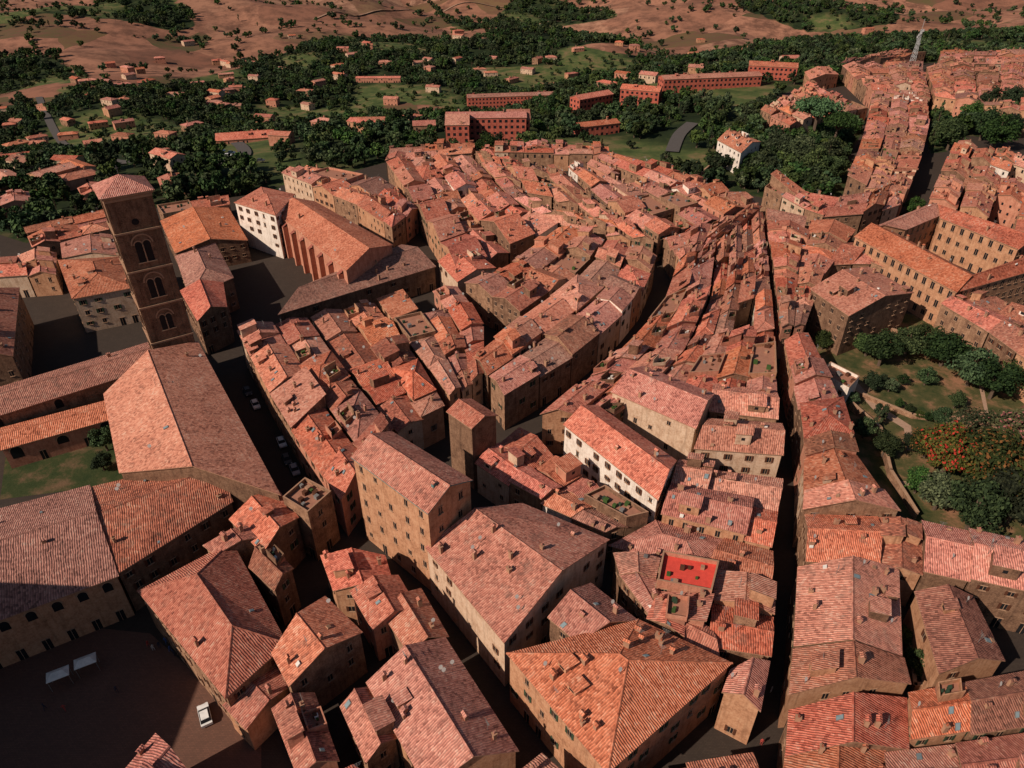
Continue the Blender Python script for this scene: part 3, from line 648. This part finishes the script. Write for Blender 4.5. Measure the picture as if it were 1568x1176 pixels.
def tree_mesh(name,seed,R_,Ht,kind,nclump,nleaf,ls,leaf):
    rr=random.Random(seed); mb=MB([BARK,leaf])
    def limb(a,b,r0,r1,k=6):
        a=Vector(a);b=Vector(b);d=(b-a).normalized(); x=d.orthogonal().normalized(); y=d.cross(x)
        for i in range(k):
            t0,t1=2*math.pi*i/k,2*math.pi*(i+1)/k; p=lambda c,r,t:c+x*r*math.cos(t)+y*r*math.sin(t)
            mb.add([p(a,r0,t0),p(a,r0,t1),p(b,r1,t1),p(b,r1,t0)],0)
    cl=[]
    if kind=='round': cz=Ht*.6; rz=Ht*.4; trunk=Ht*.35
    elif kind=='umb': cz=Ht*.88; rz=Ht*.13; trunk=Ht*.7
    else: cz=Ht*.52; rz=Ht*.48; trunk=Ht*.1
    for _ in range(nclump):
        while True:
            v=Vector((rr.uniform(-1,1),rr.uniform(-1,1),rr.uniform(-1,1)))
            if .25<v.length<1: break
        v=v.normalized()*(v.length**.5)*rr.uniform(.72,1.02)
        if kind=='cyp': w_=max(.12,(1-abs(v.z*.9+.15))); v.x*=w_;v.y*=w_
        cl.append(Vector((v.x*R_*.85,v.y*R_*.85,cz+v.z*rz*.9)))
    limb((0,0,0),(0,0,trunk),R_*.09,R_*.06)
    for c in cl[::max(1,nclump//9)]: limb((0,0,trunk*.9),c,R_*.045,R_*.012,5)
    cr=R_*(.30 if kind=='round' else .24 if kind=='umb' else .22)
    for c in cl:
        rc=cr*rr.uniform(.7,1.3)
        for _ in range(nleaf):
            v=Vector((rr.gauss(0,1),rr.gauss(0,1),rr.gauss(0,1))).normalized()*rr.uniform(.55,1.05)
            v.z*=.75 if kind!='cyp' else 1.4
            p=c+v*rc; nr=(v+Vector((rr.gauss(0,.5),rr.gauss(0,.5),rr.gauss(0,.5)+.3))).normalized()
            x=nr.orthogonal().normalized(); y=nr.cross(x); t=rr.uniform(0,6.28); x,y=x*math.cos(t)+y*math.sin(t),y*math.cos(t)-x*math.sin(t)
            s_=ls*rr.uniform(.6,1.3)
            mb.add([p-x*s_,p-y*s_*.6,p+x*s_,p+y*s_*.6+nr*s_*.2],1)
    return mb.obj(name)
def keepmesh(o):
    me=o.data; bpy.data.objects.remove(o); return me
near=[keepmesh(tree_mesh("tree",s,4,8,'round',36,110,.27,LEAF)) for s in (1,2,3)]
orange=keepmesh(tree_mesh("tree",9,4,7.5,'round',48,140,.22,LEAFO))
pine=keepmesh(tree_mesh("tree",5,6,12,'umb',50,80,.32,LEAFP))
cyp=keepmesh(tree_mesh("tree",6,1.8,12,'cyp',30,60,.25,LEAF))
def put(me,name,x,y,z,s,zs=1):
    o=bpy.data.objects.new(name,me); sc.collection.objects.link(o); o.location=(x,y,z); o.scale=(s*R.uniform(.9,1.15),s*R.uniform(.9,1.15),s*zs*R.uniform(.85,1.15)); o.rotation_euler=(0,0,R.uniform(0,6.28)); return o
for (u,v,s,kind) in [(1345,560,1.5,0),(1385,545,1.5,1),(1440,560,1.8,2),(1480,590,1.8,1),(1515,610,1.7,0),(1415,590,.8,1),(1258,535,.9,2),(1282,530,.7,1),
   (1330,600,.8,0),(1360,600,.6,2),(1320,670,.9,1),(1350,700,1.0,0),(1395,690,.8,2),(1505,760,2.5,9),(1440,730,2.0,9),(1475,690,2.0,9),(1550,710,2.2,9),(1415,700,1.3,9),(1430,780,1.5,0),(1480,810,1.9,1),(1540,800,2.0,2),(1570,780,2,0),
   (1400,755,1.0,1),(1380,590,.5,1),(1460,625,.7,0),(1345,640,.6,0),(1300,620,.6,2),(1395,1030,.8,1),(1385,985,.6,0),(1560,600,1.6,1),(1410,540,1.4,0),(1325,545,1.2,2),(1375,625,.4,0),(1390,632,.4,1),(1405,640,.4,2),(1420,645,.4,0),(1350,585,.4,1),(1440,655,.9,1),
   (1165,270,2.0,1),(1185,250,2.3,0),(1215,262,2.3,2),(1245,275,2.3,1),(1268,280,1.9,0),(1200,290,1.7,1),(1150,262,1.6,2),(1225,245,2.0,0),(1265,255,2.1,1),
   (870,340,1.2,0),(890,350,1.0,1),(860,335,1.0,2),(655,545,.7,0),(690,560,.8,1),(700,545,.6,2),(640,530,.6,1),(165,690,1.0,0),(150,660,.8,1),(160,720,.7,2),
   (1500,215,2.6,0),(1520,230,2.6,1),(1450,230,2.2,2),(1480,190,2.2,0),(1545,210,2.2,2),(1510,180,2.4,1),(1540,170,2.0,0),
   (745,248,2.0,0),(765,246,1.8,1),(780,250,1.8,1),(1395,330,1.2,1)]:
    x,y=W((u,v)); put(orange if kind==9 else near[kind],"garden_tree",x,y,0,s*.85)
for (u,v,s) in [(1240,228,1.9),(1272,238,1.6)]:
    x,y=W((u,v)); put(pine,"umbrella_pine",x,y,0,s)
for (u,v,s) in [(1430,205,1.6),(1340,655,.6),(1350,650,.5),(1085,240,1.4),(1420,235,1.3)]:
    x,y=W((u,v)); put(cyp,"cypress_tree",x,y,0,s)
# ------------------------------------------------------------------ valley houses
VH=[]
def vh(u,v,lx,ly,hgt,rot,wall,kind='g',name="country_house",**k):
    x,y,z=G(u,v); c,s=math.cos(math.radians(rot)),math.sin(math.radians(rot))
    q=[(x+c*a*lx/2-s*b*ly/2,y+s*a*lx/2+c*b*ly/2) for a,b in((-1,-1),(1,-1),(1,1),(-1,1))]
    zb=min(float(ht(p[0],p[1])) for p in q)-1
    house(q,z+hgt,None,kind,wall,z0=zb,name=name,far=True,dens=.2,**k); VH.append((x,y,max(lx,ly)*.55))
apt={'sp':3.0,'sh':False,'h':1.5,'w':1.5,'fl':3.1,'skip':0.0}
vh(782,165,78,12,11,8,6,name="apartment_block",style=apt)
vh(745,211,44,12,12,2,6,name="apartment_block",style=apt)
vh(702,216,13,20,11,2,6,name="apartment_block",style=apt)
vh(793,208,13,18,11,2,6,name="apartment_block",style=apt)
vh(912,205,26,10,6,22,6,name="apartment_block",style=apt)
vh(905,165,30,11,8,35,6,name="apartment_block",style=apt)
vh(980,160,26,12,10,-20,6,name="apartment_block",style=apt)
vh(1085,135,72,12,8,10,6,name="apartment_block",style=apt)
vh(1180,120,34,12,9,-15,6,name="apartment_block",style=apt)
vh(580,125,55,10,5,2,2,name="apartment_block",style=apt)
vh(378,218,34,15,4,15,2)
vh(345,212,17,10,6,30,1)
L_=[(200,118),(160,132),(232,128),(120,128),(350,140),(300,135),(330,100),(640,100),(700,95),(735,112),(20,200),(70,170),(15,285),(110,262),(260,258),(610,188),(650,205),(470,165),(520,120),(430,110),(560,70),(450,60),(840,95),(810,115),(150,195),(60,215),(290,70),(950,70),(1060,85),(1210,95),(1330,50),(405,185),(25,250),(190,160),(255,215),(665,140),(600,160),(30,232),(5,170),(345,120),(380,100),(500,200),(560,205),(880,130),(1010,110),(1140,85),(700,60),(250,95)]
L_+=[(R.uniform(100,480),R.uniform(95,225)) for _ in range(26)]+[(R.uniform(480,1100),R.uniform(55,140)) for _ in range(22)]+[(R.uniform(0,200),R.uniform(150,290)) for _ in range(10)]+[(u+R.uniform(8,22),v+R.uniform(-5,5)) for u,v in [(200,118),(350,140),(120,128),(20,200),(560,205),(330,100),(735,112),(610,188)]]
for u,v in L_:
    vh(u+R.uniform(-4,4),v+R.uniform(-3,3),R.uniform(11,20),R.uniform(8,11),R.uniform(4.5,7),R.uniform(-40,60),R.choice([1,2,2,3,0,3]),kind=R.choice('ggh'))
def road(name,px,wid,mat):
    P=[G(u,v)[:2] for u,v in px]; S=[]; 
    for i in range(len(P)-1):
        for t in np.linspace(0,1,10,endpoint=False):
            p0=P[max(0,i-1)];p1=P[i];p2=P[i+1];p3=P[min(len(P)-1,i+2)]
            S.append(tuple(.5*((2*p1[a])+(-p0[a]+p2[a])*t+(2*p0[a]-5*p1[a]+4*p2[a]-p3[a])*t*t+(-p0[a]+3*p1[a]-3*p2[a]+p3[a])*t**3) for a in(0,1)))
    mb=MB([mat]); e=[]
    for i,p in enumerate(S):
        a=S[max(0,i-1)];b=S[min(len(S)-1,i+1)]; dx,dy=b[0]-a[0],b[1]-a[1]; l=math.hypot(dx,dy) or 1; nx,ny=-dy/l*wid/2,dx/l*wid/2
        z=max(float(ht(p[0]+nx,p[1]+ny)),float(ht(p[0]-nx,p[1]-ny)),float(ht(*p)))+.7
        e.append(((p[0]+nx,p[1]+ny,z),(p[0]-nx,p[1]-ny,z))); VH.append((p[0],p[1],wid/2+4))
    for i in range(len(e)-1): mb.add([e[i][0],e[i+1][0],e[i+1][1],e[i][1]][::-1])
    mb.obj(name)
ASPH=plain("asphalt",(.09,.08,.075),.9); DIRT=plain("dirt_track",(.30,.19,.13),.95)
road("country_road",[(60,150),(80,195),(120,235),(170,248),(250,243),(330,252),(375,236),(350,215)],7,ASPH)
road("country_road",[(1060,190),(1040,208),(1028,236)],7,ASPH)
road("dirt_track",[(480,30),(560,22),(690,12),(775,12)],5,DIRT)
road("dirt_track",[(820,40),(900,22),(940,6)],5,DIRT)
# ------------------------------------------------------------------ woodland (face-instanced)
def wtree(name,seed,kind):
    return tree_mesh(name,seed,.5,1.0 if kind=='round' else 2.6,kind,16 if kind=='round' else 14,30,.085,LEAF)
prot=[("round",21),("round",22),("round",23),("cyp",24)]
N=32000
yy=np.sqrt(rng.uniform(240**2,2200**2,N*2)); xx=rng.uniform(-.86,.86,N*2)*yy
d=sdist(xx,yy); fm=fmask(xx,yy); gv=grove(xx,yy)
dens=(1.0-.66*gv)*(1-fm)
hed=(np.abs(np.sin(xx/95+np.sin(yy/160)*1.5))<.04)|(np.abs(np.sin(yy/85+np.sin(xx/140)*1.2))<.055)
dens=np.maximum(dens,hed*fm*.9); dens=np.maximum(dens,fm*.03)
dens=np.where(yy<1000,dens*.92,dens*.50)
ok=(d>3)&(rng.uniform(0,1,N*2)<dens)
for hx,hy,hr in VH: ok&=((xx-hx)**2+(yy-hy)**2)>(hr+2.5)**2
for hx,hy,hr in PLACED: ok&=((xx-hx)**2+(yy-hy)**2)>(min(hr,9)+3)**2
xx,yy,gv=xx[ok],yy[ok],gv[ok]; zz=ht(xx,yy)
ax_,ay_,=[],[]
for l in LAWNS:
    wp=[W(p) for p in l]; xs=[p[0] for p in wp]; ys=[p[1] for p in wp]; ar=(max(xs)-min(xs))*(max(ys)-min(ys))
    n_=int(ar/28); px=rng.uniform(min(xs),max(xs),n_); py=rng.uniform(min(ys),max(ys),n_)
    o_=sdist(px,py,wp)<-1.0
    for hx,hy,hr in PLACED: o_&=((px-hx)**2+(py-hy)**2)>(min(hr,11)+2.5)**2
    ax_+=list(px[o_]); ay_+=list(py[o_])
xx=np.concatenate([xx,ax_]); yy=np.concatenate([yy,ay_]); zz=np.concatenate([zz,np.full(len(ax_),.3)]); gv=np.concatenate([gv,np.zeros(len(ax_))])
kindr=rng.choice(4,len(xx),p=[.32,.32,.28,.08]); print("woodland",len(xx))
for ki,(kd,sd) in enumerate(prot):
    s_=kindr==ki; x,y,z=xx[s_],yy[s_],zz[s_]; n_=len(x)
    sz=rng.uniform(4.5,12,n_)**1.0 if kd=='round' else rng.uniform(2.6,4.6,n_); sz=sz*np.where(y>1000,1.25,1)*(1-.4*gv[s_]); an=rng.uniform(0,6.28,n_)
    vs=np.zeros((n_,4,3)); 
    for c_,(a_,b_) in enumerate(((-.5,-.5),(.5,-.5),(.5,.5),(-.5,.5))):
        vs[:,c_,0]=x+sz*(a_*np.cos(an)-b_*np.sin(an)); vs[:,c_,1]=y+sz*(a_*np.sin(an)+b_*np.cos(an)); vs[:,c_,2]=z-.3
    me=bpy.data.meshes.new("woodland"); me.from_pydata(vs.reshape(-1,3).tolist(),[],np.arange(n_*4).reshape(-1,4).tolist())
    po=bpy.data.objects.new("woodland",me); sc.collection.objects.link(po)
    ch=wtree("tree_crown",sd,kd); ch.parent=po
    po.instance_type='FACES'; po.use_instance_faces_scale=True; po.instance_faces_scale=1.0; po.show_instancer_for_render=False; po.show_instancer_for_viewport=False
# ------------------------------------------------------------------ mast
mb=MB([GREYP,METAL]); x,y=W((1392,112)); hw=1.6
for i in range(9):
    z=i*3.0+4; w0=hw*(1-i/11)
    for sx_,sy_ in((1,1),(1,-1),(-1,1),(-1,-1)): mb.box((x+sx_*w0,y+sy_*w0,z),(.12,0,0),(0,.12,0),(0,0,1.6),0)
    for sg in(-1,1):
        mb.box((x+sg*w0,y,z+1.5),(.08,0,0),(0,w0,0),(0,0,.1),0); mb.box((x,y+sg*w0,z+1.5),(w0,0,0),(0,.08,0),(0,0,.1),0)
        dv=Vector((w0,0,1.5)); mb.box((x,y+sg*w0,z),dv,(0,.07,0),Vector((-.1,0,.08)),0)
for i in range(7):
    t=i*.9; mb.box((x+math.cos(t)*1.4,y+math.sin(t)*1.4,20+i*1.5),(.4,0,0),(0,.4,0),(0,0,.8),0,True)
mb.box((x,y,33),(.1,0,0),(0,.1,0),(0,0,3.5),0)
mb.obj("radio_mast")
# ------------------------------------------------------------------ cars
def car_mesh(col):
    paint=plain("car_paint",col,.3); tyre=plain("tyre",(.02,.02,.02),.9)
    mb=MB([paint,GLASS,tyre,WHITE])
    prof=[(-2.0,.35),(2.0,.35),(2.05,.75),(1.85,.92),(1.0,1.0),(-1.75,1.02),(-2.03,.9)]
    for sg in(-1,1):
        p=[(a,sg*.86,b) for a,b in prof]; mb.add(p if sg<0 else p[::-1],0)
    for i in range(len(prof)):
        a,b=prof[i],prof[(i+1)%len(prof)]; mb.add([(a[0],-.86,a[1]),(a[0],.86,a[1]),(b[0],.86,b[1]),(b[0],-.86,b[1])],0)
    lo_=[(-1.75,-.8),(1.0,-.8),(1.0,.8),(-1.75,.8)]; hi_=[(-1.35,-.62),(.35,-.62),(.35,.62),(-1.35,.62)]
    for i in range(4):
        j=(i+1)%4; mb.add([(*lo_[i],1.015),(*lo_[j],1.015),(*hi_[j],1.45),(*hi_[i],1.45)],1)
    mb.add([(*h,1.45) for h in hi_],0); mb.box((-.5,0,1.46),(.8,0,0),(0,.58,0),(0,0,.02),0)
    for sx_ in(-1.3,1.3):
        for sg in(-1,1):
            k=12
            for q_ in range(k):
                t0,t1=2*math.pi*q_/k,2*math.pi*(q_+1)/k
                mb.add([(sx_+.33*math.cos(t0),sg*.7,.33+.33*math.sin(t0)),(sx_+.33*math.cos(t1),sg*.7,.33+.33*math.sin(t1)),(sx_+.33*math.cos(t1),sg*.9,.33+.33*math.sin(t1)),(sx_+.33*math.cos(t0),sg*.9,.33+.33*math.sin(t0))],2)
            mb.add([(sx_+.33*math.cos(2*math.pi*q_/k),sg*.9,.33+.33*math.sin(2*math.pi*q_/k)) for q_ in range(k)],2)
    for sg in(-1,1): mb.box((2.0,sg*.6,.72),(.06,0,0),(0,.18,0),(0,0,.08),3)
    return keepmesh(mb.obj("parked_car"))
cars=[car_mesh(c) for c in((.7,.7,.68),(.06,.065,.07),(.3,.31,.33))]
def car(u,v,a,i,s=1):
    x,y=W((u,v)); o=bpy.data.objects.new("parked_car",cars[i]); sc.collection.objects.link(o); o.location=(x,y,.004); o.rotation_euler=(0,0,math.radians(a)); o.scale=(s,)*3
car(315,1098,120,0); car(432,680,-62,0); car(440,706,-62,1); car(452,722,-62,2); car(380,602,-60,1); car(392,622,-60,0)
for u,v in((340,235),(355,238),(400,250),(350,242)):
    x,y,z=G(u,v); o=bpy.data.objects.new("parked_car",cars[R.randrange(3)]); sc.collection.objects.link(o); o.location=(x,y,z+.8)
for u,v in((88,1032),(130,1012)):
    x,y=W((u,v),2.6); mb=MB([WHITE,METAL]); 
    e=Vector((math.cos(.5),math.sin(.5),0)); nn=Vector((-e.y,e.x,0)); c=Vector((x,y,2.6)); Z=Vector((0,0,1))
    P=[c-e*1.7-nn*1.1,c+e*1.7-nn*1.1,c+e*1.7+nn*1.1,c-e*1.7+nn*1.1]; ap0=c-e*.8+Z*.7; ap1=c+e*.8+Z*.7
    mb.slab([P[0],P[1],ap1,ap0],0,0,e,.06); mb.slab([P[2],P[3],ap0,ap1],0,0,-e,.06); mb.slab([P[1],P[2],ap1],0,0,nn,.06); mb.slab([P[3],P[0],ap0],0,0,-nn,.06)
    for a_,b_ in((-1,-1),(1,-1),(1,1),(-1,1)): mb.box(c+e*a_*1.55+nn*b_*.95-Z*1.3,e*.04,nn*.04,Z*1.3,1)
    mb.obj("cafe_gazebo")
def person(name,x,y,rot,cols,step):
    me=bpy.data.meshes.new(name)
    J=[(0,0,.95),(0,0,1.2),(0,0,1.42),(0,0,1.52),(0,.02,1.66),(-.1,0,.9),(-.11,step,.5),(-.11,step*1.2-.05,.08),(-.11,step*1.2+.1,.03),(.1,0,.9),(.11,-step,.5),(.11,-step*1.6,.1),(.11,-step*1.6+.13,.03),(-.2,0,1.4),(-.25,-step*.5,1.13),(-.26,-step*.3+.08,.88),(.2,0,1.4),(.25,step*.5,1.13),(.26,step*.7+.06,.88)]
    E=[(0,1),(1,2),(2,3),(3,4),(0,5),(5,6),(6,7),(7,8),(0,9),(9,10),(10,11),(11,12),(2,13),(13,14),(14,15),(2,16),(16,17),(17,18)]
    rad=[.13,.13,.14,.055,.1,.09,.065,.045,.04,.09,.065,.045,.04,.055,.045,.03,.055,.045,.03]
    me.from_pydata(J,E,[]); o=bpy.data.objects.new(name,me); sc.collection.objects.link(o)
    md=o.modifiers.new("skin","SKIN"); 
    for i,v in enumerate(me.skin_vertices[0].data): v.radius=(rad[i],rad[i]*.85); v.use_root=(i==0)
    o.modifiers.new("sub","SUBSURF").levels=1
    me.materials.append(cols); o.location=(x,y,.01); o.rotation_euler=(0,0,rot)
cl=[plain("clothes_dark",(.04,.04,.06)),plain("clothes_white",(.5,.48,.45)),plain("clothes_red",(.35,.06,.05)),plain("clothes_blue",(.06,.1,.25))]
for u,v in((228,990),(236,996),(245,992),(262,998),(255,985),(268,1004),(70,1086),(100,1088),(285,1012),(180,1060),(1165,1140),(1180,1060)):
    x,y=W((u,v)); person("pedestrian",x,y,R.uniform(0,6.28),R.choice(cl),R.uniform(.05,.2))
